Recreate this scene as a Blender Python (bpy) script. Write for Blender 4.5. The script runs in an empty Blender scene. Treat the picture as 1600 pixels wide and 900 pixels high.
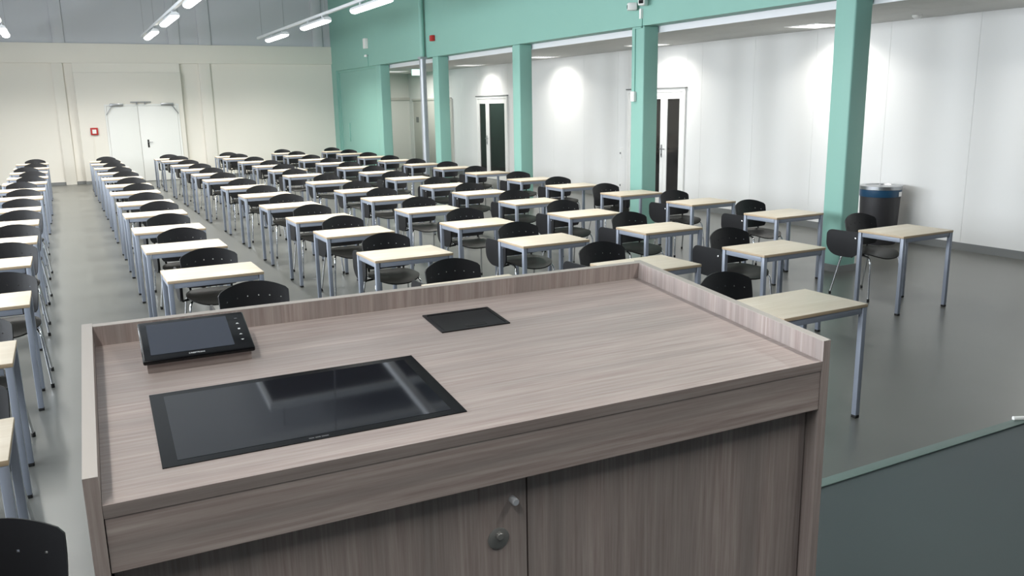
import bpy, bmesh, math, random
from mathutils import Vector, Matrix
random.seed(7)
S = bpy.context.scene
C = S.collection
PI = math.pi

# ------------------------------------------------------------------ camera
cam_d = bpy.data.cameras.new('camera'); cam = bpy.data.objects.new('camera', cam_d); C.objects.link(cam)
cam_d.sensor_width = 36.0; cam_d.sensor_fit = 'HORIZONTAL'; cam_d.lens = 1307.66 / 1600 * 36.0
cam_d.clip_start = 0.05; cam_d.clip_end = 200
_r = Vector((0.88211173, -0.47069544, -0.01801958)); _u = Vector((0.11657202, 0.18107842, 0.97653549)); _f = Vector((0.45638784, 0.86351399, -0.21460131))
cam.matrix_world = Matrix(((_r.x, _u.x, -_f.x, 0.0), (_r.y, _u.y, -_f.y, 0.0), (_r.z, _u.z, -_f.z, 1.9718), (0, 0, 0, 1)))
S.camera = cam

# ------------------------------------------------------------------ world, exposure
w = bpy.data.worlds.new('world'); S.world = w; w.use_nodes = True
w.node_tree.nodes['Background'].inputs[0].default_value = (0.75, 0.85, 1.0, 1)
w.node_tree.nodes['Background'].inputs[1].default_value = 0.6
S.view_settings.view_transform = 'Standard'; S.view_settings.look = 'None'
S.view_settings.exposure = 0.0; S.view_settings.gamma = 1.0; S.view_settings.use_curve_mapping = False

LAMP_W = 95.0       # power of one pendant lamp
AISLE_W = 25.0       # power of one recessed aisle luminaire
WINDOW_W = 390.0     # daylight through one side window

def area(name, loc, rot, sx, sy, power, color, spread=PI):
    l = bpy.data.lights.new(name, 'AREA'); l.shape = 'RECTANGLE'; l.size = sx; l.size_y = sy
    l.energy = power; l.color = color; l.spread = spread
    o = bpy.data.objects.new(name, l); o.location = loc; o.rotation_euler = rot; C.objects.link(o)
    return o
WIN_Y = [2.5, 7.0, 11.5, 16.0]
for wy in WIN_Y:   # daylight at each window of the left wall
    area('daylight', (-5.55, wy, 2.6), (0, -PI / 2, 0), 2.0, 2.8, WINDOW_W, (0.90, 0.95, 1.0))

# ------------------------------------------------------------------ materials
def s2l(c):
    c /= 255.0
    return c / 12.92 if c <= 0.04045 else ((c + 0.055) / 1.055) ** 2.4
def rgb(r, g, b): return (s2l(r), s2l(g), s2l(b), 1.0)
def mat(name, col, rough=0.5, metal=0.0, spec=0.5, noise=None, bump=None, emit=None):
    m = bpy.data.materials.new(name); m.use_nodes = True
    nt = m.node_tree; b = nt.nodes['Principled BSDF']
    b.inputs['Base Color'].default_value = col; b.inputs['Roughness'].default_value = rough
    b.inputs['Metallic'].default_value = metal; b.inputs['Specular IOR Level'].default_value = spec
    tc = nt.nodes.new('ShaderNodeTexCoord')
    if noise:
        sc, amt = noise
        n = nt.nodes.new('ShaderNodeTexNoise'); n.inputs['Scale'].default_value = sc; n.inputs['Detail'].default_value = 5
        nt.links.new(tc.outputs['Object'], n.inputs['Vector'])
        mx = nt.nodes.new('ShaderNodeMixRGB'); mx.blend_type = 'MIX'
        mx.inputs[1].default_value = tuple(c * (1 - amt) for c in col[:3]) + (1,)
        mx.inputs[2].default_value = tuple(min(1, c * (1 + amt)) for c in col[:3]) + (1,)
        nt.links.new(n.outputs['Fac'], mx.inputs[0]); nt.links.new(mx.outputs[0], b.inputs['Base Color'])
    if bump:
        sc, st = bump
        n2 = nt.nodes.new('ShaderNodeTexNoise'); n2.inputs['Scale'].default_value = sc
        nt.links.new(tc.outputs['Object'], n2.inputs['Vector'])
        bp = nt.nodes.new('ShaderNodeBump'); bp.inputs['Strength'].default_value = st; bp.inputs['Distance'].default_value = 0.002
        nt.links.new(n2.outputs['Fac'], bp.inputs['Height']); nt.links.new(bp.outputs[0], b.inputs['Normal'])
    if emit:
        b.inputs['Emission Color'].default_value = emit[0]; b.inputs['Emission Strength'].default_value = emit[1]
    return m
def wood(name, ca, cb, cc, axis, rough=0.45, grain=90.0, stretch=0.045, rand=False, spec=0.4):
    """long streaky grain running along the given local axis"""
    m = bpy.data.materials.new(name); m.use_nodes = True
    nt = m.node_tree; b = nt.nodes['Principled BSDF']; L = nt.links.new
    b.inputs['Roughness'].default_value = rough; b.inputs['Specular IOR Level'].default_value = spec
    tc = nt.nodes.new('ShaderNodeTexCoord'); mp = nt.nodes.new('ShaderNodeMapping')
    src = tc.outputs['Object']
    if rand:
        oi = nt.nodes.new('ShaderNodeObjectInfo'); mu = nt.nodes.new('ShaderNodeMath'); mu.operation = 'MULTIPLY'; mu.inputs[1].default_value = 40
        L(oi.outputs['Random'], mu.inputs[0]); ad = nt.nodes.new('ShaderNodeVectorMath'); ad.operation = 'ADD'
        L(src, ad.inputs[0]); L(mu.outputs[0], ad.inputs[1]); src = ad.outputs[0]
    sc = [1.0, 1.0, 1.0]; sc[axis] = stretch
    mp.inputs['Scale'].default_value = sc; L(src, mp.inputs['Vector'])
    n1 = nt.nodes.new('ShaderNodeTexNoise'); n1.inputs['Scale'].default_value = grain; n1.inputs['Detail'].default_value = 8; n1.inputs['Roughness'].default_value = 0.65
    n2 = nt.nodes.new('ShaderNodeTexNoise'); n2.inputs['Scale'].default_value = grain * 0.14; n2.inputs['Detail'].default_value = 3; n2.inputs['Distortion'].default_value = 0.6
    L(mp.outputs[0], n1.inputs['Vector']); L(mp.outputs[0], n2.inputs['Vector'])
    r1 = nt.nodes.new('ShaderNodeValToRGB'); r1.color_ramp.elements[0].color = ca; r1.color_ramp.elements[0].position = 0.33
    r1.color_ramp.elements[1].color = cb; r1.color_ramp.elements[1].position = 0.68
    L(n1.outputs['Fac'], r1.inputs[0])
    r2 = nt.nodes.new('ShaderNodeValToRGB'); r2.color_ramp.elements[0].position = 0.38; r2.color_ramp.elements[1].position = 0.66
    L(n2.outputs['Fac'], r2.inputs[0])
    mul = nt.nodes.new('ShaderNodeMath'); mul.operation = 'MULTIPLY'; mul.inputs[1].default_value = 0.55; L(r2.outputs[0], mul.inputs[0])
    mx = nt.nodes.new('ShaderNodeMixRGB'); L(mul.outputs[0], mx.inputs[0]); L(r1.outputs[0], mx.inputs[1]); mx.inputs[2].default_value = cc
    L(mx.outputs[0], b.inputs['Base Color'])
    bp = nt.nodes.new('ShaderNodeBump'); bp.inputs['Strength'].default_value = 0.12; bp.inputs['Distance'].default_value = 0.0006
    L(n1.outputs['Fac'], bp.inputs['Height']); L(bp.outputs[0], b.inputs['Normal'])
    return m

M = {}
M['floor'] = mat('floor_linoleum', rgb(90, 91, 88), 0.30, spec=0.5, noise=(2.2, 0.10), bump=(60, 0.05))
M['stage'] = mat('stage_linoleum', rgb(50, 57, 59), 0.45, spec=0.35, noise=(2.0, 0.08), bump=(60, 0.05))
M['nosing'] = mat('nosing_metal', rgb(98, 115, 111), 0.5, 0.2)
M['white'] = mat('white_wall', rgb(226, 226, 222), 0.7, noise=(0.8, 0.015))
M['warm'] = mat('far_wall_paint', rgb(230, 226, 217), 0.7, noise=(0.8, 0.015))
M['upper'] = mat('upper_wall_grey_paint', rgb(196, 199, 205), 0.7, noise=(0.8, 0.015))
M['rear'] = mat('rear_wall_grey', rgb(95, 95, 97), 0.8)
M['panel'] = mat('wall_panel_white', rgb(228, 228, 227), 0.55, noise=(0.7, 0.012))
M['ceil'] = mat('ceiling_paint', rgb(190, 194, 198), 0.8, noise=(1.0, 0.03))
M['tile'] = mat('aisle_ceiling_tile', rgb(205, 205, 202), 0.85, noise=(90, 0.05))
M['edge'] = mat('ceiling_edge_white', rgb(232, 233, 238), 0.5)
M['teal'] = mat('teal_paint', rgb(135, 181, 170), 0.55, noise=(1.1, 0.03))
M['base'] = mat('baseboard_grey', rgb(118, 120, 120), 0.5)
M['door'] = mat('door_white', rgb(228, 229, 226), 0.45)
M['gdoor'] = mat('door_grey', rgb(196, 194, 188), 0.6)
M['frame'] = mat('door_frame_white', rgb(236, 236, 234), 0.4)
M['glassdark'] = mat('dark_glass', rgb(34, 33, 33), 0.08, spec=0.5)
M['steel'] = mat('brushed_steel', rgb(170, 172, 175), 0.3, 0.9)
M['chrome'] = mat('chrome', rgb(205, 207, 210), 0.13, 1.0)
M['pipe'] = mat('zinc_pipe', rgb(168, 172, 178), 0.42, 0.5)
M['black'] = mat('black_plastic', rgb(20, 20, 23), 0.42, spec=0.35, bump=(400, 0.08))
M['seat'] = mat('black_seat_plastic', rgb(24, 24, 22), 0.45, spec=0.16, bump=(400, 0.08))
M['rubber'] = mat('black_rubber', rgb(18, 18, 18), 0.7)
M['legs'] = mat('desk_steel_paint', rgb(138, 145, 158), 0.42, 0.15)
M['red'] = mat('red_plastic', rgb(178, 40, 38), 0.45)
M['wplas'] = mat('white_plastic', rgb(232, 232, 230), 0.4)
M['top'] = wood('desk_maple', rgb(206, 194, 175), rgb(217, 207, 191), rgb(199, 186, 166), 0, 0.42, 70, 0.07, True)
M['edgewood'] = mat('desk_edge', rgb(178, 158, 132), 0.5)
OA, OB, OC = rgb(142, 127, 123), rgb(177, 166, 161), rgb(131, 124, 121)
M['oakx'] = wood('grey_oak_long', OA, OB, OC, 0, 0.38, 120, 0.03, spec=0.5)
M['oakz'] = wood('grey_oak_upright', OA, OB, OC, 2, 0.45, 120, 0.03)
M['arris'] = mat('grey_oak_edge_band', rgb(162, 155, 149), 0.4)
M['bezel'] = mat('black_bezel', rgb(9, 9, 11), 0.15, spec=0.3)
M['screen'] = mat('screen_glass', rgb(22, 23, 29), 0.04, spec=0.6)
M['screen2'] = mat('touch_screen_off', rgb(42, 47, 59), 0.12, spec=0.6)
M['print'] = mat('silver_print', rgb(200, 203, 206), 0.4)
M['printdim'] = mat('dim_print', rgb(80, 80, 84), 0.4)
M['lampbody'] = mat('lamp_white_metal', rgb(225, 228, 232), 0.4)
M['lampglow'] = mat('lamp_diffuser', rgb(250, 250, 250), 0.5, emit=((1, 0.99, 0.96, 1), 9.0))
M['louver'] = mat('louver_glow', rgb(240, 240, 240), 0.3, emit=((1, 0.98, 0.94, 1), 3.0))
M['exit'] = mat('exit_sign_glow', rgb(120, 220, 170), 0.4, emit=((0.62, 1.0, 0.85, 1), 2.2))
M['lock'] = mat('satin_lock_metal', rgb(132, 132, 130), 0.35, 0.35)
M['pin'] = mat('pin_metal', rgb(205, 208, 214), 0.3, 0.4)
M['bin'] = mat('bin_black', rgb(44, 43, 46), 0.5)
M['bag'] = mat('bin_bag_blue', rgb(28, 68, 98), 0.35)
M['sky'] = mat('window_pane', rgb(200, 215, 230), 0.1, emit=((0.8, 0.9, 1, 1), 1.2))

# ------------------------------------------------------------------ mesh helpers
def mesh(name, verts, faces, m, smooth=None):
    me = bpy.data.meshes.new(name); me.from_pydata(verts, [], faces); me.update()
    bm = bmesh.new(); bm.from_mesh(me); bmesh.ops.recalc_face_normals(bm, faces=bm.faces); bm.to_mesh(me); bm.free()
    me.materials.append(m)
    if smooth:
        for p in me.polygons: p.use_smooth = True
        me.set_sharp_from_angle(angle=math.radians(smooth))
    return me
def box_vf(x0, x1, y0, y1, z0, z1):
    v = [(x0, y0, z0), (x1, y0, z0), (x1, y1, z0), (x0, y1, z0), (x0, y0, z1), (x1, y0, z1), (x1, y1, z1), (x0, y1, z1)]
    f = [(0, 3, 2, 1), (4, 5, 6, 7), (0, 1, 5, 4), (1, 2, 6, 5), (2, 3, 7, 6), (3, 0, 4, 7)]
    return v, f
def boxes(name, bs, m):
    V, F = [], []
    for b in bs:
        v, f = box_vf(*b); n = len(V); V += v; F += [tuple(i + n for i in q) for q in f]
    return mesh(name, V, F, m)
def box(name, x0, x1, y0, y1, z0, z1, m, bev=0.0, seg=2):
    me = boxes(name, [(x0, x1, y0, y1, z0, z1)], m)
    if bev:
        bm = bmesh.new(); bm.from_mesh(me)
        bmesh.ops.bevel(bm, geom=bm.edges[:], offset=bev, segments=seg, affect='EDGES', profile=0.5)
        bm.to_mesh(me); bm.free()
        for p in me.polygons: p.use_smooth = True
        me.set_sharp_from_angle(angle=math.radians(35))
    return me
def prism(name, poly, ax, a0, a1, m, smooth=None):
    """poly: 2D outline in the two axes other than ax, extruded a0..a1 along ax"""
    def P(p, a):
        q = list(p); q.insert(ax, a); return tuple(q)
    n = len(poly)
    V = [P(p, a0) for p in poly] + [P(p, a1) for p in poly]
    F = [tuple(range(n)), tuple(range(2 * n - 1, n - 1, -1))] + [(i, (i + 1) % n, n + (i + 1) % n, n + i) for i in range(n)]
    return mesh(name, V, F, m, smooth)
def tube(name, pts, r, m, n=10):
    pts = [Vector(p) for p in pts]; V, F = [], []
    up = None
    for i, p in enumerate(pts):
        t = (pts[min(i + 1, len(pts) - 1)] - pts[max(i - 1, 0)]).normalized()
        if up is None: up = Vector((1, 0, 0)) if abs(t.x) < 0.9 else Vector((0, 1, 0))
        a = (up - t * up.dot(t)).normalized(); b = t.cross(a); up = a
        for k in range(n):
            q = p + (a * math.cos(2 * PI * k / n) + b * math.sin(2 * PI * k / n)) * r; V.append(tuple(q))
    for i in range(len(pts) - 1):
        for k in range(n):
            F.append((i * n + k, i * n + (k + 1) % n, (i + 1) * n + (k + 1) % n, (i + 1) * n + k))
    F.append(tuple(range(n - 1, -1, -1))); F.append(tuple(range((len(pts) - 1) * n, len(pts) * n)))
    return mesh(name, V, F, m, 50)
def arc(p0, p1, p2, n=6):   # quadratic curve
    p0, p1, p2 = Vector(p0), Vector(p1), Vector(p2)
    return [tuple(p0 * (1 - t) ** 2 + p1 * 2 * t * (1 - t) + p2 * t * t) for t in [i / n for i in range(n + 1)]]
def lathe(name, prof, m, n=32, sm=40):
    V, F = [], []
    for r, z in prof:
        for k in range(n): V.append((r * math.cos(2 * PI * k / n), r * math.sin(2 * PI * k / n), z))
    for i in range(len(prof) - 1):
        for k in range(n): F.append((i * n + k, i * n + (k + 1) % n, (i + 1) * n + (k + 1) % n, (i + 1) * n + k))
    F.append(tuple(range(n - 1, -1, -1))); F.append(tuple(range((len(prof) - 1) * n, len(prof) * n)))
    return mesh(name, V, F, m, sm)
def shell(name, P, keep, th, m):
    """P[i][j] grid of points, thickness th along local normal, cells only where keep(i,j)"""
    ni, nj = len(P), len(P[0])
    V, F = [], []
    def N(i, j):
        a = P[min(i + 1, ni - 1)][j] - P[max(i - 1, 0)][j]; b = P[i][min(j + 1, nj - 1)] - P[i][max(j - 1, 0)]
        return a.cross(b).normalized()
    for s in (0.5, -0.5):
        for i in range(ni):
            for j in range(nj): V.append(tuple(P[i][j] + N(i, j) * th * s))
    o = ni * nj; id = lambda i, j, k: k * o + i * nj + j
    K = lambda i, j: 0 <= i < ni - 1 and 0 <= j < nj - 1 and keep(i, j)
    for i in range(ni - 1):
        for j in range(nj - 1):
            if not K(i, j): continue
            q = [(i, j), (i + 1, j), (i + 1, j + 1), (i, j + 1)]
            F.append(tuple(id(a, b, 0) for a, b in q)); F.append(tuple(id(a, b, 1) for a, b in reversed(q)))
            for (a, b), (di, dj) in (((0, 1), (0, -1)), ((1, 2), (1, 0)), ((2, 3), (0, 1)), ((3, 0), (-1, 0))):
                if not K(i + di, j + dj):
                    F.append((id(*q[a], 0), id(*q[a], 1), id(*q[b], 1), id(*q[b], 0)))
    me = bpy.data.meshes.new(name); me.from_pydata(V, [], F); me.update(); me.materials.append(m)
    for p in me.polygons: p.use_smooth = True
    me.set_sharp_from_angle(angle=math.radians(50))
    return me
def text_mesh(name, s, size, m):
    cu = bpy.data.curves.new(name, 'FONT'); cu.body = s; cu.size = size; cu.extrude = 0.0002; cu.align_x = 'CENTER'; cu.align_y = 'CENTER'; cu.resolution_u = 2
    o = bpy.data.objects.new(name, cu); C.objects.link(o)
    bpy.context.view_layer.update()
    me = bpy.data.meshes.new_from_object(o.evaluated_get(bpy.context.evaluated_depsgraph_get()))
    C.objects.unlink(o); bpy.data.objects.remove(o); me.materials.clear(); me.materials.append(m)
    return me
def add(name, me, parent=None, loc=None, rot=None, label=None):
    o = bpy.data.objects.new(name, me); C.objects.link(o)
    if parent: o.parent = parent
    if loc: o.location = loc
    if rot: o.rotation_euler = rot
    if label: o['label'] = label
    return o
def thing(name, me, label, cat, loc=(0, 0, 0), rz=0.0, group=None):
    o = bpy.data.objects.new(name, me); C.objects.link(o); o.location = loc; o.rotation_euler = (0, 0, rz)
    o['label'] = label; o['category'] = cat
    if group: o['group'] = group
    return o
def struct(name, me, label=None, loc=None, parent=None):
    o = add(name, me, parent, loc)
    o['kind'] = 'structure'
    if label: o['label'] = label
    return o

# ------------------------------------------------------------------ room shell
XT = 7.75          # face of the teal arcade
XW = 10.25         # white side wall of the aisle
YF = 26.3          # far wall
XL = -5.5          # window wall
YB = -4.0
ZC = 5.8           # hall ceiling
ZA = 2.98          # aisle ceiling
FB = 3.06          # underside of the teal beam
STZ, STY = 0.35, 2.355

struct('floor', box('floor', XL - .2, XW + .2, YB - .2, YF + .4, -0.12, 0.0, M['floor']), 'grey linoleum floor of the hall')
struct('floor_stage', box('floor_stage', -0.06, XW - .04, YB, STY, 0.001, STZ, M['stage'], 0.004), 'dark grey linoleum stage floor in the foreground')
struct('trim_1', box('trim_1', -0.06, 4.17, STY - 0.05, STY + 0.006, STZ, STZ + 0.006, M['nosing'], 0.002), 'pale metal nosing strip along the stage edge')

# hall ceiling with beams and panel joints
ceil = struct('ceiling', box('ceiling', XL, XT + .35, YB, YF + .2, ZC, ZC + .15, M['ceil']), 'grey hall ceiling high above the desks')
for i, y in enumerate([2.0 + 3.0 * k for k in range(9)]):
    add('ceiling_beam', box('ceiling_beam', XL + .02, XT - .01, y - .08, y + .08, ZC - .28, ZC, M['ceil']), ceil)
cu = thing('acoustic_baffle', None, 'black ceiling baffle with pale rim hanging over the front desks, mirrored in the display', 'ceiling baffle', (3.0, 10.0, ZC - .42))
add('panel', boxes('panel', [(-1.26, 1.26, -1.48, 1.48, 0, .06)], M['rubber']), cu)
add('rim', boxes('rim', [(-1.30, -1.26, -1.52, 1.52, -.01, .07), (1.26, 1.30, -1.52, 1.52, -.01, .07), (-1.26, 1.26, -1.52, -1.48, -.01, .07), (-1.26, 1.26, 1.48, 1.52, -.01, .07)], M['lampbody']), cu)
for qx in (-1.1, 1.1):
    for qy in (-1.3, 1.3): add('suspension_wire', boxes('suspension_wire', [(qx - .004, qx + .004, qy - .004, qy + .004, .06, .42)], M['steel']), cu)
# far wall
fw_ = struct('wall_far', box('wall_far', XL - .2, XT + .3, YF + .15, YF + .35, 0, ZC, M['warm']), 'cream white far wall with raised beam and pilasters')
add('upper_cladding', boxes('upper_cladding', [(XL, XT, YF + .12, YF + .15, 3.80, ZC)], M['upper']), fw_, label='grey upper wall cladding')
add('wall_beam', box('wall_beam', XL, XT, YF + .06, YF + .15, 3.28, 3.80, M['warm'], .008), fw_)
for a, b in ((0.03, 0.30), (3.80, 4.12), (-3.9, -3.6)):
    add('pilaster', box('pilaster', a, b, YF + .085, YF + .15, 0, 3.28, M['warm'], .008), fw_)
for a, b in ((0.14, 0.43), (3.05, 3.36), (3.86, 4.21), (-3.2, -2.9), (7.2, 7.5)):
    add('pilaster', box('pilaster', a, b, YF + .075, YF + .12, 3.80, ZC, M['upper'], .008), fw_)
add('door_bay', box('door_bay', 0.53, 3.27, YF - .02, YF + .15, 0, 3.02, M['warm'], .006), fw_)
add('bay_header', box('bay_header', 0.53, 3.27, YF + .03, YF + .15, 3.02, 3.28, M['warm']), fw_)
struct('baseboard_far', boxes('baseboard_far', [(XL, 0.03, YF + .135, YF + .15, 0, .08), (0.30, .53, YF + .135, YF + .15, 0, .08), (3.27, 3.8, YF + .135, YF + .15, 0, .08), (4.12, XT, YF + .135, YF + .15, 0, .08), (.53, 1.2, YF - .032, YF - .02, 0, .08), (3.14, 3.27, YF - .032, YF - .02, 0, .08)], M['base']), 'low grey skirting along the far wall')
# far double door
d1 = bpy.data.objects.new('door_1', None); C.objects.link(d1); d1.location = (2.17, YF - .02, 0); d1['kind'] = 'structure'; d1['label'] = 'white double fire door in the far wall'
add('door_frame', boxes('door_frame', [(-.97, -.92, -.03, 0, 0, 2.16), (.92, .97, -.03, 0, 0, 2.16), (-.92, .92, -.03, 0, 2.11, 2.16)], M['door']), d1)
for s in (-1, 1):
    x0, x1 = (-.915, -.131) if s < 0 else (-.123, .915)
    lf = add('door_leaf', box('door_leaf', x0, x1, -.045, -.002, .01, 2.105, M['door'], .004), d1)
    xc = -.66 if s < 0 else .66
    cl = add('door_closer', box('door_closer', xc - .17, xc + .17, -.11, -.046, 2.115, 2.185, M['steel'], .01), d1)
    add('closer_arm', tube('closer_arm', [(xc - s * -.12, -.10, 2.12), (xc + s * .28, -.09, 1.88)], .012, M['steel'], 8), d1)
add('coordinator_bar', boxes('coordinator_bar', [(-.30, .24, -.07, -.046, 2.205, 2.23), (-.16, -.12, -.09, -.046, 2.15, 2.21), (.06, .1, -.09, -.046, 2.15, 2.21)], M['steel']), d1)
hd = add('handle', box('handle', .04, .085, -.056, -.045, .95, 1.17, M['rubber'], .004), d1)
add('lever', tube('lever', [(.062, -.05, 1.1), (.062, -.09, 1.1), (.18, -.09, 1.1)], .01, M['steel'], 8), hd)

# teal arcade
wt = struct('wall_teal', box('wall_teal', XT, XT + .27, YB, YF + .15, FB, ZC, M['teal']), 'teal upper wall carried by the pillars')
add('infill_panel', box('infill_panel', XT + .09, XT + .27, 22.36, 26.0, 0, FB, M['teal']), wt)
add('jamb', box('jamb', XT + .001, XT + .27, 26.0, YF + .149, 0, FB, M['teal']), wt)
add('infill_frame', boxes('infill_frame', [(XT + .06, XT + .09, 25.92, 26.0, 0, FB), (XT + .06, XT + .09, 22.36, 25.92, FB - .06, FB)], M['teal']), wt)
add('infill_handle', box('infill_handle', XT + .06, XT + .09, 25.15, 25.2, .95, 1.5, M['teal'], .004), wt)
COL_Y = [(-1.0, -.7), (2.82, 3.10), (6.60, 6.88), (10.37, 10.68), (14.2, 14.49), (18.06, 18.37), (21.95, 22.35)]
cl_lab = {2: 'nearest teal pillar, standing beside the frontmost right desk and black bin', 3: 'teal pillar carrying twin emergency spotlights and a small switch box', 4: 'teal pillar between the two dark glass doors, third counted from the bin',
          5: 'slim teal pillar just right of the grey zinc downpipe', 6: 'farthest free-standing teal pillar, left of the grey zinc downpipe'}
for i, (a, b) in enumerate(COL_Y):
    if i < 2: continue
    t = thing('teal_pillar', None, cl_lab[i], 'pillar', (XT + .135, (a + b) / 2, 0), 0, 'teal pillars of the arcade')
    hy = (b - a) / 2
    add('shaft', box('shaft', -.135, .135, -hy, hy, 0.0, FB, M['teal'], .022, 3), t)
    add('plinth', boxes('plinth', [(-.143, .143, -hy - .008, hy + .008, 0, .085)], M['base']), t, label='grey rubber plinth')

# aisle: side wall built of panels, doors, ceiling
DO = [(12.37, 14.17, 2.20), (19.38, 21.18, 2.18), (22.88, 26.0, 2.16)]
wr = struct('wall_right', box('wall_right', XW, XW + .2, YB, YF + .2, 0, ZA + .2, M['white']), 'white panelled side wall behind the teal pillars')
seams = sorted(set([round(10.67 + 1.29 * k, 2) for k in range(-11, 13)] + [e for d in DO for e in d[:2]] + [YF]))
for a, b in zip(seams[:-1], seams[1:]):
    mid = (a + b) / 2; z0 = .10
    for d in DO:
        if d[0] < mid < d[1]: z0 = d[2] + .005
    add('wall_panel', boxes('wall_panel', [(XW - .02, XW, a + .0015, b - .0015, z0, ZA)], M['panel']), wr)
bs, last = [], YB
for d in DO: bs.append((XW - .032, XW - .0, last, d[0], 0, .10)); last = d[1]
bs.append((XW - .032, XW, last, YF, 0, .10))
struct('baseboard_right', boxes('baseboard_right', bs, M['base']), 'grey skirting along the white side wall')
ca = struct('ceiling_aisle', box('ceiling_aisle', XT + .30, XW + .01, YB, YF + .2, ZA + .03, ZA + .14, M['tile']), 'low suspended ceiling over the side aisle')
k = 0; y = YB
while y < YF:
    y1 = min(y + 1.2, YF)
    for x0, x1 in ((XT + .32, XT + .92), (XT + .92, XT + 1.52), (XT + 1.52, XT + 2.12), (XT + 2.12, XW - .021)):
        if y1 > 4: add('ceiling_tile', boxes('ceiling_tile', [(x0 + .002, x1 - .002, y + .002, y1 - .002, ZA, ZA + .03)], M['tile']), ca)
    y = y1
struct('trim_2', box('trim_2', XT + .285, XT + .32, YB, YF, ZA - .012, FB + .09, M['edge']), 'white edge board of the aisle ceiling')
struct('wall_aisle_end', box('wall_aisle_end', XT + .27, XW, YF, YF + .2, 0, ZA + .1, M['white']), 'pale end wall of the side aisle')
add('wall_soffit', box('wall_soffit', XT + .28, XW - .021, YF - .06, YF, 2.16, 2.24, M['gdoor']), bpy.data.objects['wall_aisle_end'])

def glass_door(name, ya, yb, zt, split, lab, wide_near):
    """leaf frames with a dark glass pane each; near leaf ya..split, far leaf split..yb"""
    d = bpy.data.objects.new(name, None); C.objects.link(d); d.location = (XW, ya, 0); d['kind'] = 'structure'; d['label'] = lab
    W = yb - ya; sp = split - ya
    add('door_frame', boxes('door_frame', [(-.06, 0, 0, .06, 0, zt), (-.06, 0, W - .06, W, 0, zt), (-.06, 0, .06, W - .06, zt - .06, zt)], M['frame']), d)
    add('drip_rail', boxes('drip_rail', [(-.075, -.02, -.02, W + .02, zt, zt + .025)], M['base']), d)
    for a, b in ((.062, sp - .002), (sp + .002, W - .062)):
        lf = add('door_leaf', boxes('door_leaf', [(-.05, -.005, a, a + .10, .01, zt - .065), (-.05, -.005, b - .10, b, .01, zt - .065), (-.05, -.005, a + .1, b - .1, .01, .17), (-.05, -.005, a + .1, b - .1, zt - .185, zt - .065)], M['frame']), d)
        add('pane', boxes('pane', [(-.034, -.022, a + .1, b - .1, .17, zt - .185)], M['glassdark']), lf)
    h = add('handle', boxes('handle', [(-.058, -.05, sp + .03, sp + .065, .92, 1.16)], M['steel']), d)
    add('lever', tube('lever', [(-.055, sp + .047, 1.08), (-.1, sp + .047, 1.08), (-.1, sp - .09, 1.08)], .01, M['steel'], 8), h)
    add('lock', boxes('lock', [(-.06, -.05, sp + .035, sp + .06, .95, .99)], M['rubber']), h)
glass_door('door_2', 12.37, 14.17, 2.20, 12.99, 'glazed double door partly behind the pillar with emergency spotlights', False)
glass_door('door_3', 19.38, 21.18, 2.18, 20.53, 'glazed double door standing fully visible between two far pillars', True)
d4 = struct('door_4', box('door_4', -.03, -.001, .03, 3.05, .01, 2.13, M['gdoor'], .004), 'wide grey sliding door at the aisle end', (XW, 22.88, 0))
add('door_frame', boxes('door_frame', [(-.06, 0, -.05, .025, 0, 2.16), (-.06, 0, .025, 3.1, 2.135, 2.19)], M['gdoor']), d4)
add('door_sign', boxes('door_sign', [(-.04, -.031, 2.62, 2.82, 1.45, 1.62)], M['base']), d4)

# rear and window walls
struct('wall_rear', box('wall_rear', XL - .2, XW + .2, YB - .2, YB, 0, ZC, M['rear']), 'grey wall behind the lectern')
wl_bs = [(XL - .2, XL, YB, YF + .2, 0, 1.1), (XL - .2, XL, YB, YF + .2, 4.1, ZC)]
last = YB
for wy in WIN_Y: wl_bs.append((XL - .2, XL, last, wy - 1.5, 1.1, 4.1)); last = wy + 1.5
wl_bs.append((XL - .2, XL, last, YF + .2, 1.1, 4.1))
struct('wall_left', boxes('wall_left', wl_bs, M['white']), 'white wall with windows left of the desks')
for i, wy in enumerate(WIN_Y):
    wn = bpy.data.objects.new('window_%d' % (i + 1), None); C.objects.link(wn); wn.location = (XL - .1, wy, 1.1); wn['kind'] = 'structure'; wn['label'] = 'tall side window letting in daylight'
    add('window_frame', boxes('window_frame', [(-.03, .03, -1.5, -1.44, 0, 3), (-.03, .03, 1.44, 1.5, 0, 3), (-.03, .03, -.03, .03, 0, 3), (-.03, .03, -1.44, 1.44, 0, .06), (-.03, .03, -1.44, 1.44, 2.94, 3)], M['frame']), wn)
    for s in (-1, 1): add('pane', boxes('pane', [(-.02, -.01, min(s * .03, s * 1.44), max(s * .03, s * 1.44), .06, 2.94)], M['sky']), wn)

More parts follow.
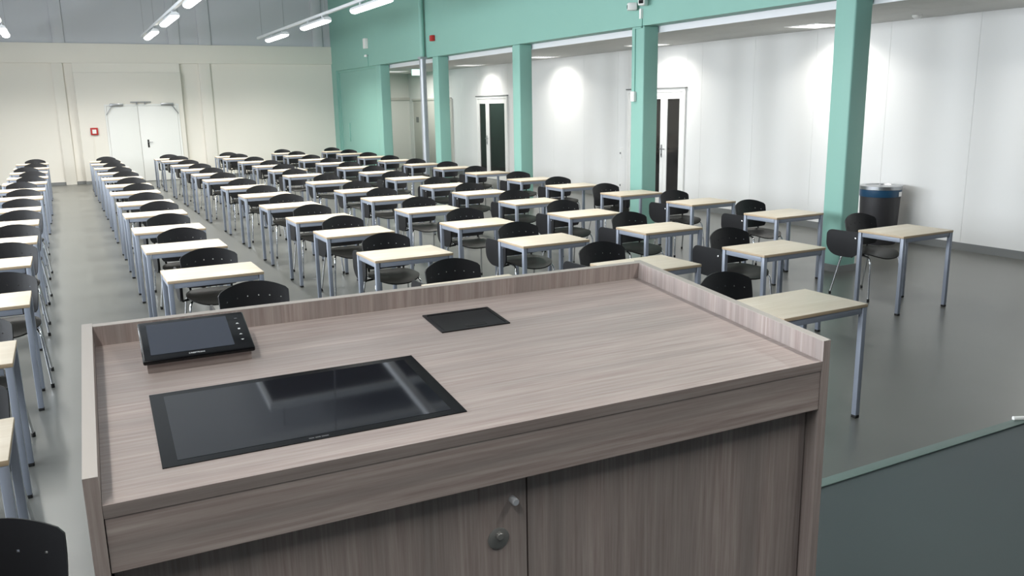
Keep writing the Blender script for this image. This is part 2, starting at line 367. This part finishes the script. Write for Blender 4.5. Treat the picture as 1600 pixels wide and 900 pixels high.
# ------------------------------------------------------------------ pendant lamp rows
me_body = prism('lamp_housing', [(-.09, 0), (-.075, .045), (-.03, .07), (.03, .07), (.075, .045), (.09, 0)], 1, -1.0, 1.0, M['lampbody'], 40)
me_glow = prism('lamp_diffuser', [(-.085, 0), (.085, 0), (.07, -.035), (.03, -.055), (-.03, -.055), (-.07, -.035)], 1, -.98, .98, M['lampglow'], 40)
me_stem = boxes('stem', [(-.012, .012, -.62, -.58, .06, .12), (-.012, .012, .58, .62, .06, .12)], M['lampbody'])
ROWN = {-0.83: 'leftmost', 2.27: 'middle', 5.30: 'right'}
ORD = ['nearest', 'second nearest', 'third nearest', 'fourth nearest', 'fifth nearest', 'sixth']
ZL = 3.78
DIM = [1.5, 1.1, 1.0, 0.95, 0.5, 0.12, 0.42]     # front ones dim; last two positions are added to light the lectern
for rx, rn in ROWN.items():
    trk = thing('lamp_track', None, 'slim white lamp track hanging on wires, %s of three' % rn, 'lamp track', (rx, 0, ZL), 0, 'lamp tracks')
    add('rail', boxes('rail', [(-.03, .03, -1.0, 25.2, .12, .175)], M['lampbody']), trk)
    wire = boxes('suspension_wire', [(-.004, .004, -.004, .004, .175, ZC - ZL)], M['steel'])
    for wy in (24.6, 22.0, 18.3, 14.6, 12.2, 7.9, 3.5, -.2): add('suspension_wire', wire, trk, (0, wy, 0))
    for i, ly in enumerate((22.9, 19.15, 15.35, 11.6, 7.85, 4.1, 0.35)):
        if (rn == 'middle' and i == 5) or (rn == 'right' and i == 6): continue      # gaps in the rows near the stage
        t = thing('pendant_lamp', None, 'glowing white linear lamp under the %s track, %s far wall' % (rn, ['nearest the', 'second from', 'third from', 'fourth from', 'fifth from', 'added fill, sixth from', 'added fill, last from'][i]), 'lamp', (rx, ly, ZL), 0, 'pendant lamps')
        add('housing', me_body, t); add('diffuser', me_glow, t); add('stem', me_stem, t)
        area('lamp_light', (rx, ly, ZL - .07), (0, 0, 0), .15, 1.9, LAMP_W * DIM[i], (1.0, 0.975, 0.91), math.radians(140)).parent = None

# recessed aisle luminaires
me_lf = boxes('luminaire_frame', [(-.31, .31, -.31, -.28, -.012, .0), (-.31, .31, .28, .31, -.012, 0), (-.31, -.28, -.28, .28, -.012, 0), (.28, .31, -.28, .28, -.012, 0)], M['wplas'])
me_lg = boxes('louver', [(-.28, .28, -.28, .28, -.004, -.001)], M['louver'])
me_ls = boxes('louver_slat', [(-.28, .28, -.006, .006, -.012, -.004)], M['steel'])
for i, ly in enumerate((5.0, 8.85, 12.75, 16.6, 20.3, 24.2)):
    lx = 9.62 if i < 5 else 9.0  # the farthest luminaire is added to brighten the aisle end
    t = thing('recessed_luminaire', None, 'square recessed luminaire in the aisle ceiling, %s from the camera' % ['first', 'second', 'third', 'fourth', 'fifth', 'sixth'][i], 'ceiling light', (lx, ly, ZA), 0, 'aisle luminaires')
    add('frame', me_lf, t); add('louver', me_lg, t)
    for yy in (-.14, 0, .14): add('louver_slat', me_ls, t, (0, yy, 0))
    area('aisle_light', (lx, ly, ZA - .02), (0, 0, 0), .5, .5, AISLE_W * (1.0 if i < 5 else 2.0), (1.0, 0.965, 0.90), math.radians(140 if i < 5 else 175))

# ------------------------------------------------------------------ fittings on the walls
pp = thing('zinc_downpipe', None, 'grey zinc pipe rising before the teal wall, painted teal above', 'pipe', (XT - .085, 18.75, 0))
add('lower_pipe', tube('lower_pipe', [(0, 0, 0), (0, 0, FB + .02)], .078, M['pipe'], 20), pp)
add('upper_pipe', tube('upper_pipe', [(0, 0, FB + .02), (0, 0, ZC)], .062, M['teal'], 20), pp, label='teal painted upper pipe')
add('pipe_clamp', boxes('pipe_clamp', [(-.085, .085, -.085, .085, FB - .03, FB + .02)], M['pipe']), pp)
sr = thing('siren', None, 'white wall siren box high on the teal wall near the corner', 'siren', (XT, 22.9, 3.66))
add('case', box('case', -.10, 0, -.09, .09, -.13, .14, M['wplas'], .015), sr)
add('strobe', lathe('strobe', [(.05, 0), (.05, .04), (.03, .06)], M['wplas'], 16), sr, (-.06, -.02, -.35))
add('conduit', boxes('conduit', [(-.02, 0, -.03, -.01, -.6, -.3)], M['teal']), sr)
rb = thing('alarm_sounder', None, 'small red alarm sounder high on the teal wall beside the pipe', 'alarm', (XT, 18.22, 3.46))
add('case', box('case', -.09, 0, -.07, .07, -.065, .065, M['red'], .015), rb); add('grille', boxes('grille', [(-.097, -.09, -.04, .04, -.03, .03)], M['red']), rb)
tw = thing('emergency_light', None, 'twin white emergency spotlights where the pillar meets the teal beam', 'emergency light', (XT, 10.42, 3.34))
for s in (-1, 1):
    hd_ = add('spot_head', box('spot_head', -.17, -.03, -.055, .055, -.055, .055, M['wplas'], .02), tw, (0, s * .085, .02 - s * .02), (0, 0, s * -.5))
    add('lens', boxes('lens', [(-.175, -.17, -.035, .035, -.03, .02)], M['glassdark']), hd_)
add('stem', boxes('stem', [(-.04, -.0, -.02, .02, -.18, -.04)], M['wplas']), tw)
add('conduit', boxes('conduit', [(-.016, 0, -.012, .012, -.30, -.18), (-.016, 0, -.012, .17, -.312, -.29), (-.016, 0, .15, .17, -1.22, -.31)], M['teal']), tw)
sb = thing('switch_box', None, 'small white switch box halfway up the spotlight pillar', 'switch', (XT, 10.58, 2.05))
add('case', box('case', -.05, 0, -.045, .045, -.075, .075, M['wplas'], .008), sb); add('rocker', boxes('rocker', [(-.056, -.05, -.025, .025, -.03, .03)], M['wplas']), sb)
fa = thing('fire_call_point', None, 'red fire call point beside the far double door', 'alarm', (0.88, YF - .02, 1.44))
add('case', box('case', -.095, .095, -.06, 0, -.10, .10, M['red'], .01), fa); add('glass', boxes('glass', [(-.05, .05, -.066, -.06, -.06, .05)], M['wplas']), fa)
add('conduit', boxes('conduit', [(-.06, -.035, -.02, 0, -1.36, -.10)], M['warm']), fa)
ex = thing('exit_sign', None, 'glowing green and white exit sign hanging behind the zinc pipe', 'sign', (9.2, 22.95, 2.9))
add('sign_case', boxes('sign_case', [(-.17, .17, -.02, .02, -.09, .09)], M['wplas']), ex)
add('sign_face', boxes('sign_face', [(-.16, .16, -.024, -.02, -.08, .08)], M['exit']), ex)
add('hanger', boxes('hanger', [(-.01, .01, -.01, .01, .09, ZA - 2.9)], M['wplas']), ex)
sm = thing('smoke_detector', lathe('smoke_detector', [(.06, 0), (.06, -.02), (.035, -.045)], M['wplas'], 20), 'round smoke detector on the aisle ceiling right of the nearest pillar', 'smoke detector', (9.75, 7.35, ZA))
for i, (yy, zz) in enumerate(((14.42, .94), (14.42, .28))):
    so = thing('wall_socket', None, ['upper', 'lower'][i] + ' white wall socket plate near the spotlight pillar', 'socket', (XW - .02, yy, zz))
    add('plate', boxes('plate', [(-.012, 0, -.04, .04, -.11 if i == 0 else -.05, .11 if i == 0 else .05)], M['wplas']), so)
    add('insert', lathe('insert', [(.022, 0), (.022, .004)], M['base'], 16), so, (-.012, 0, 0), (0, -PI / 2, 0))
# waste bin
bn = thing('waste_bin', None, 'tall black waste bin with silver rim and blue bag by the wall', 'bin', (9.86, 7.78, 0))
add('body', lathe('body', [(.23, 0), (.235, .02), (.262, .74)], M['bin'], 40), bn)
add('bag', lathe('bag', [(.263, .65), (.268, .66), (.269, .745), (.262, .75)], M['bag'], 40), bn, label='blue bag folded over the rim')
add('rim', lathe('rim', [(.272, .745), (.278, .75), (.278, .795), (.26, .80), (.20, .80), (.19, .79)], M['steel'], 40), bn, label='silver rim')
add('lid_knob', boxes('lid_knob', [(-.03, .03, -.015, .015, .80, .815)], M['steel']), bn)
add('sticker', boxes('sticker', [(-.035, .035, -.004, .002, .66, .72)], M['wplas']), bn, (.060, -.2670, 0), (0, 0, math.radians(12.7)), 'white paper sticker')

# ------------------------------------------------------------------ desks and chairs
GRID = {
    'A': [(-1.0, 3.38, 0.08), (-1.04, 4.77, 0.08), (-1.0, 6.24, 0.18), (-1.03, 7.91, 0.19), (-1.01, 9.33, 0.13), (-1.02, 10.86, 0.14), (-1.02, 12.45, 0.1), (-1.02, 14.14, 0.08), (-1.0, 15.72, -0.02), (-0.99, 17.22, 0.08), (-0.98, 18.67, 0.07), (-1.0, 20.28, -0.06), (-0.99, 21.8, 0.08), (-1.01, 23.73, 0.05)],
    'B': [(0.6, 4.87, 0.09), (0.58, 6.53, 0.07), (0.56, 8.0, 0.06), (0.57, 9.36, 0.07), (0.58, 10.87, 0.11), (0.59, 12.3, 0.06), (0.59, 14.01, 0.1), (0.6, 15.5, 0.09), (0.61, 17.27, 0.11), (0.61, 18.83, 0.09), (0.61, 20.65, 0.09), (0.6, 22.31, 0.1), (0.61, 23.62, 0.06)],
    'C': [(2.13, 4.9, 0.06), (2.16, 6.47, 0.05), (2.18, 7.96, 0.08), (2.2, 9.24, 0.06), (2.21, 10.75, 0.09), (2.23, 12.33, 0.07), (2.23, 13.86, 0.07), (2.19, 15.56, 0.08), (2.2, 17.12, 0.1), (2.2, 18.68, 0.1), (2.18, 20.38, 0.1), (2.18, 22.37, 0.12), (2.12, 23.46, 0.06)],
    'D': [(3.55, 3.38, -0.01), (3.56, 4.92, 0.01), (3.51, 6.41, 0.07), (3.51, 7.79, 0.12), (3.53, 9.24, 0.12), (3.59, 10.75, 0.09), (3.6, 12.07, 0.13), (3.62, 13.83, 0.12), (3.63, 15.56, -0.03), (3.7, 17.16, 0.07), (3.69, 18.71, 0.14), (3.7, 20.46, 0.12), (3.64, 22.2, 0.13), (3.62, 23.31, 0.07)],
    'E': [(4.92, 4.93, 0.06), (4.85, 6.41, 0.08), (4.86, 7.8, 0.09), (4.96, 9.23, 0.08), (4.93, 10.64, 0.1), (4.97, 11.97, 0.1), (4.99, 13.66, -0.05), (5.03, 15.29, 0.08), (5.07, 16.88, 0.04), (5.07, 18.55, 0.1), (5.1, 20.23, 0.07), (5.2, 22.27, 0.12), (5.22, 23.75, 0.05)],
    'F': [(6.62, 4.94, 0.12), (6.63, 6.49, 0.09), (6.66, 7.9, 0.07), (6.58, 9.26, -0.01), (6.53, 10.69, 0.09), (6.58, 12.06, 0.06), (6.6, 13.78, 0.04), (6.64, 15.4, 0.12), (6.53, 16.8, 0.08), (6.52, 18.46, 0.09), (6.6, 20.22, 0.05), (6.59, 22.06, 0.12), (6.62, 23.63, 0.06)],
}
COLN = {'A': 'leftmost column', 'B': 'second column from left', 'C': 'third column from left', 'D': 'fourth column from left', 'E': 'fifth column from left', 'F': 'column nearest teal pillars'}
ORDN = ['first', 'second', 'third', 'fourth', 'fifth', 'sixth', 'seventh', 'eighth', 'ninth', 'tenth', 'eleventh', 'twelfth', 'thirteenth', 'fourteenth']

# desk meshes, origin at the middle of the desk on the floor
HX, HY, HZ = .35, .25, .74
me_top = box('desk_top', -HX, HX, -HY, HY, HZ - .022, HZ, M['top'], .003)
me_top.materials.append(M['edgewood'])
for p in me_top.polygons:
    if abs(p.normal.z) < .5: p.material_index = 1
me_lip = None
me_railx = box('rail', -HX + .045, HX - .045, -.0125, .0125, HZ - .062, HZ - .022, M['legs'], .002)
me_raily = box('rail', -.0125, .0125, -HY + .045, HY - .045, HZ - .062, HZ - .022, M['legs'], .002)
me_leg = box('leg', -.0175, .0175, -.0175, .0175, .018, HZ - .022, M['legs'], .004)
me_foot = box('foot_cap', -.018, .018, -.018, .018, 0, .018, M['rubber'], .004)
def make_desk(x, y, rz, label):
    t = thing('exam_desk', None, label, 'desk', (x, y, 0), rz, 'exam desks')
    add('desk_top', me_top, t)
    for s in (-1, 1):
        add('rail', me_railx, t, (0, s * (HY - .02), 0)); add('rail', me_raily, t, (s * (HX - .02), 0, 0))
        for q in (-1, 1):
            l = add('leg', me_leg, t, (s * (HX - .0195), q * (HY - .0195), 0)); add('foot_cap', me_foot, l)
    return t

# chair meshes, facing -y, origin on the floor below the seat
def backrest_mesh():
    HU, HH = (-.60, -.30, 0.0, .30, .60), (-.78, -.47, -.16, .16, .47, .78)   # perforations, upper and lower row
    dv, du = .0125, .018
    us = {-1.0, 1.0}; cells = set()
    for h in HU + HH: us |= {round(h - du, 4), round(h + du, 4)}
    us |= {round(-1 + .1 * k, 4) for k in range(21)} | {-.965, .965, .93, -.93}
    us = sorted(us); us = [q for n, q in enumerate(us) if n == 0 or q - us[n - 1] > .004]
    vs = sorted({0, .06, .16, .3, .45, .56,   .70 - dv, .70 + dv, .8, .90 - dv, .90 + dv, .94, .97, .98, 1.0})
    P = []
    for u in us:
        zt = .822 - .058 * abs(u) ** 2.2; zb = .497 + .02 * abs(u) ** 3
        if abs(u) > .93: zt -= (abs(u) - .93) * .15; zb += (abs(u) - .93) * .3
        row = []
        for v in vs:
            z = zb + (zt - zb) * v
            wid = .232 - .022 * (1 - v) ** 2
            y = .150 + .055 * (z - .55) / .27 + .012 * (v - .5) ** 2 - .055 * u * u
            row.append(Vector((u * wid, y, z)))
        P.append(row)
    jt, jl = vs.index(.90 - dv), vs.index(.70 - dv)
    def keep(i, j):
        m = (us[i] + us[i + 1]) / 2
        if j == jt: return min(abs(m - h) for h in HU) > .006
        if j == jl: return min(abs(m - h) for h in HH) > .006
        return True
    return shell('backrest', P, keep, .009, M['black'])
def seat_mesh():
    NR, NT = 10, 36
    P = []
    for i in range(NT + 1):
        th = 2 * PI * i / NT
        ex = 2.8
        cx, sy = math.cos(th), math.sin(th)
        k = (abs(cx) ** ex + abs(sy) ** ex) ** (-1 / ex)
        row = []
        for j in range(NR + 1):
            r = .02 + .98 * j / NR
            x = .225 * cx * k * r; y = .215 * sy * k * r
            z = .448 + .020 * (x / .225) ** 2 - .030 * max(0, -y / .215) ** 3 + .030 * max(0, y / .215) ** 2.5
            if y < 0: x *= 1 - .06 * (y / .215) ** 2
            row.append(Vector((x, y - .035, z)))
        P.append(row)
    V, F = [], []
    for s in (.005, -.005):
        for row in P[:-1]:
            for q in row: V.append((q.x, q.y, q.z + s))
    n1 = NR + 1; o = NT * n1
    for i in range(NT):
        a, b = i * n1, ((i + 1) % NT) * n1
        for j in range(NR):
            F.append((a + j, a + j + 1, b + j + 1, b + j)); F.append((o + a + j, o + b + j, o + b + j + 1, o + a + j + 1))
        F.append((a + NR, o + a + NR, o + b + NR, b + NR))
    F.append(tuple(i * n1 for i in range(NT))); F.append(tuple(o + i * n1 for i in range(NT - 1, -1, -1)))
    return mesh('seat', V, F, M['seat'], 50)
def tablet_mesh(sx):
    # outline in y,z: flat top, deep rounded lower rear
    pts = []
    def corner(cy, cz, ry, rz, a0, a1, n=8):
        for i in range(n + 1):
            a = math.radians(a0 + (a1 - a0) * i / n); pts.append((cy + ry * math.cos(a), cz + rz * math.sin(a)))
    corner(-.03, .625, .05, .05, 180, 90); corner(.25, .615, .07, .06, 90, 0)
    corner(.16, .54, .16, .125, 0, -90); corner(.06, .52, .14, .105, -90, -180)
    return prism('tablet', pts, 0, sx * .268 - .007, sx * .268 + .007, M['black'], 40)
me_back = backrest_mesh(); me_seat = seat_mesh(); me_tab = {-1: tablet_mesh(-1), 1: tablet_mesh(1)}
def fleg(s): return tube('leg', [(s * .15, .02, .432), (s * .17, -.06, .432)] + arc((s * .19, -.11, .432), (s * .212, -.165, .43), (s * .218, -.172, .37)) + [(s * .245, -.20, .014)], .0095, M['chrome'], 8)
def rleg(s): return tube('leg', [(s * .15, .02, .432), (s * .17, .08, .432)] + arc((s * .185, .13, .432), (s * .205, .17, .43), (s * .212, .185, .37)) + [(s * .245, .262, .014)], .0095, M['chrome'], 8)
me_fl = {s: fleg(s) for s in (-1, 1)}; me_rl = {s: rleg(s) for s in (-1, 1)}
me_cap = {(s, q): lathe('foot_cap', [(.012, 0), (.013, .004), (.012, .03)], M['rubber'], 10) for s in (-1,) for q in (0,)}[(-1, 0)]
me_sup = {s: tube('back_support', [(s * .135, .06, .436), (s * .15, .14, .44)] + arc((s * .16, .155, .45), (s * .17, .18, .47), (s * .172, .172, .53)) + [(s * .175, .172, .62)], .010, M['rubber'], 8) for s in (-1, 1)}
me_cross = tube('cross_bar', [(-.155, .0, .428), (.155, .0, .428)], .010, M['chrome'], 8)
me_bolt = {s: lathe('bolt', [(.011, 0), (.011, .006), (.006, .009)], M['chrome'], 12) for s in (-1, 1)}
me_arm = {s: tube('tablet_arm', [(s * .16, .06, .425), (s * .23, .05, .42)] + arc((s * .245, .03, .42), (s * .257, .0, .42), (s * .257, -.02, .47)) + [(s * .257, -.02, .62)], .010, M['rubber'], 8) for s in (-1, 1)}
def make_chair(x, y, rz, label, side=-1, group='tablet-arm chairs'):
    t = thing('tablet_arm_chair', None, label, 'chair', (x, y, 0), rz, group)
    add('seat', me_seat, t); add('backrest', me_back, t); add('cross_bar', me_cross, t)
    for s in (-1, 1):
        a = add('leg', me_fl[s], t); add('foot_cap', me_cap, a, (s * .245, -.20, 0))
        b = add('leg', me_rl[s], t); add('foot_cap', me_cap, b, (s * .245, .262, 0))
        add('back_support', me_sup[s], t)
    tb = add('tablet', me_tab[side], t); add('bolt', me_bolt[side], tb, (side * .274, -.03, .615), (0, side * PI / 2, 0))
    add('tablet_arm', me_arm[side], t)
    return t
for k, rows in GRID.items():
    n = len(rows)
    for i, (x, y, off) in enumerate(rows):
        j = math.radians(random.uniform(-.5, .5)) if i > 2 else 0
        pos = 'frontmost' if i == 0 else ('last' if i == n - 1 else ORDN[i])
        dl = ('light wood exam desk, %s in the %s' % (pos, COLN[k])) if pos in ('frontmost', 'last') else 'light wood exam desk, %s from front in the %s' % (pos, COLN[k])
        make_desk(x + HX, y + HY, j, dl)
        cl = ('black tablet-arm chair behind the %s desk in the %s' % (pos, COLN[k])) if pos in ('frontmost', 'last') else 'black tablet-arm chair behind the %s desk from front in the %s' % (pos, COLN[k])
        side = 1 if (k == 'F' and i == 3) else -1
        make_chair(x + HX + min(off, .15), y + .72, math.radians(random.uniform(-2.5, 2.5)), cl, side)
make_chair(-.35, 2.49, 0.03, 'large cropped black chair in the bottom left corner beside the lectern')

# ------------------------------------------------------------------ lectern
TL = math.radians(4.944); CT, ST = math.cos(TL), math.sin(TL)
LW, LD = 1.413, .703
LZ = 1.4138 - STZ
lec = thing('lectern', None, 'wide grey oak lectern with raised rim, built-in screen and two doors', 'lectern', (-.00736, 1.26905, STZ), math.radians(-1.894))
def tilt_obj(o):   # places a mesh built in worktop coordinates (u, v, height)
    o.location = (0, 0, LZ); o.rotation_euler = (TL, 0, 0); return o
tilt_obj(add('worktop', box('worktop', 0, LW, 0, LD, -.022, 0, M['oakx']), lec))
TH = .021
yb_, zb_ = LD * CT + .02, LZ + (LD + .02) * ST
RH = .045
for x0, x1 in ((-TH, -.0005), (LW + .0005, LW + TH)):
    sp = add('side_panel', prism('side_panel', [(0, 0), (yb_, 0), (yb_ , zb_ + RH), (0, LZ + RH)], 0, x0, x1, M['oakz']), lec)
    add('edge_band', prism('edge_band', [(0, LZ + RH), (yb_, zb_ + RH), (yb_, zb_ + RH + .0012), (0, LZ + RH + .0012)], 0, x0, x1, M['arris']), sp)
br = tilt_obj(add('back_rail', box('back_rail', 0, LW, LD, LD + .019, -.03, RH - .001, M['oakz']), lec))
add('edge_band', boxes('edge_band', [(0, LW, LD, LD + .019, RH - .001, RH + .0005)], M['arris']), br)
add('back_panel', boxes('back_panel', [(0, LW, yb_ - .022, yb_ - .004, .02, zb_ - .06)], M['oakz']), lec)
add('fascia', box('fascia', .001, LW - .001, .003, .021, LZ - .110, LZ - .0225, M['oakx']), lec)
add('plinth', boxes('plinth', [(.001, LW - .001, .06, .08, 0, .08)], M['rubber']), lec)
RC = .034
for i, (x0, x1) in enumerate(((.003, LW / 2 - .002), (LW / 2 + .002, LW - .005))):
    d = add('door', box('door', x0, x1, RC, RC + .019, .085, LZ - .095, M['oakz']), lec)
    if i == 0:
        pl = add('lock_plate', lathe('lock_plate', [(.0215, 0), (.0215, .002), (.019, .0035)], M['lock'], 32), d, (.645, RC, LZ - .236), (PI / 2, 0, 0), 'round steel lock plate')
        add('lock_cylinder', lathe('lock_cylinder', [(.0075, 0), (.0075, .006), (.006, .0075)], M['lock'], 20), d, (.646, RC - .003, LZ - .229), (PI / 2, 0, 0))
        add('pin', lathe('pin', [(.0072, 0), (.0072, .016), (.006, .018)], M['pin'], 20), d, (.675, RC, LZ - .163), (PI / 2, 0, 0), 'chrome pin')
add('inner_back', boxes('inner_back', [(.001, LW - .001, RC + .03, RC + .04, .085, LZ - .12)], M['rubber']), lec)
# built-in display
mx, my, mw, mh = .0875, .078, .5208, .3044
mon = tilt_obj(add('display', boxes('display', [(mx, mx + mw, my, my + mh, -.004, .0016)], M['bezel']), lec, label='black built-in display flush with the worktop'))
add('screen', boxes('screen', [(mx + .024, mx + mw - .024, my + .018, my + mh - .018, .0016, .0019)], M['screen']), mon)
add('maker_mark', boxes('maker_mark', [(mx + .232 + a, mx + .232 + a + b, my + .006, my + .0095, .0016, .0019) for a, b in ((0, .009), (.011, .009), (.022, .012))], M['printdim']), mon)
# cable flap
cx_, cy_, cw_, chh = .722, .489, .1753, .132
cf = tilt_obj(add('cable_flap', boxes('cable_flap', [(cx_, cx_ + cw_, cy_, cy_ + .008, -.004, .003), (cx_, cx_ + cw_, cy_ + chh - .008, cy_ + chh, -.004, .003), (cx_, cx_ + .008, cy_ + .008, cy_ + chh - .008, -.004, .003), (cx_ + cw_ - .008, cx_ + cw_, cy_ + .008, cy_ + chh - .008, -.004, .003)], M['black']), lec, label='black cable flap in the worktop'))
add('flap_lid', boxes('flap_lid', [(cx_ + .010, cx_ + cw_ - .010, cy_ + .010, cy_ + chh - .010, -.004, .002)], M['black']), cf)
add('cable_slot', boxes('cable_slot', [(cx_ + .068, cx_ + .122, cy_ + .016, cy_ + .030, .002, .0024)], M['rubber']), cf)

# touch panel on its wooden wedge, resting on the worktop
lm = Matrix.Translation((-.00736, 1.26905, STZ)) @ Matrix.Rotation(math.radians(-1.894), 4, 'Z') @ Matrix.Translation((0, 0, LZ)) @ Matrix.Rotation(TL, 4, 'X')
tp = thing('touch_panel', None, 'small black touch panel tilted on a wooden wedge on the lectern', 'touch panel')
tp.matrix_world = lm @ Matrix.Translation((.1945, .498, .0005))
A2 = math.radians(11.5)
add('wedge', prism('wedge', [(0, 0), (.135, 0), (.135, .047), (0, .0195)], 0, -.101, .101, M['oakx']), tp, label='grey oak wedge')
dev = add('housing', box('housing', -.1085, .1085, -.008, .150, 0, .011, M['bezel'], .004, 3), tp, (0, 0, .0202), (A2, 0, 0))
add('screen', boxes('screen', [(-.092, .070, .012, .136, .011, .0115)], M['screen2']), dev, label='grey switched-off screen')
add('maker_name', text_mesh('maker_name', 'CRESTRON', .0062, M['print']), dev, (-.006, .0015, .0115))
for i, yy in enumerate((.120, .098, .075, .052, .029)):
    sh = {0: [(-.003, -.002), (.003, -.002), (.003, .002), (-.003, .002)], 1: [(-.0035, -.002), (.0035, -.002), (0, .003)], 2: [(-.002, -.003), (.002, -.003), (.0025, .002), (-.0025, .002)], 3: [(-.0035, -.0015), (.0035, -.0015), (0, .002)], 4: [(-.0035, .0015), (0, -.002), (.0035, .0015)]}[i]
    add('touch_button', prism('touch_button', sh, 2, .011, .0114, M['printdim'] if i == 0 else M['print']), dev, (.089, yy, 0))

# white cable end beside the stage edge strip
thing('floor_cable', tube('floor_cable', [(4.12, STY + .004, STZ + .0125), (4.19, STY - .03, STZ + .0125), (4.28, STY - .06, STZ + .0125), (4.45, STY - .085, STZ + .0125), (4.9, STY - .07, STZ + .0125)], .0115, M['wplas'], 8), 'short white cable lying at the end of the stage strip', 'cable')
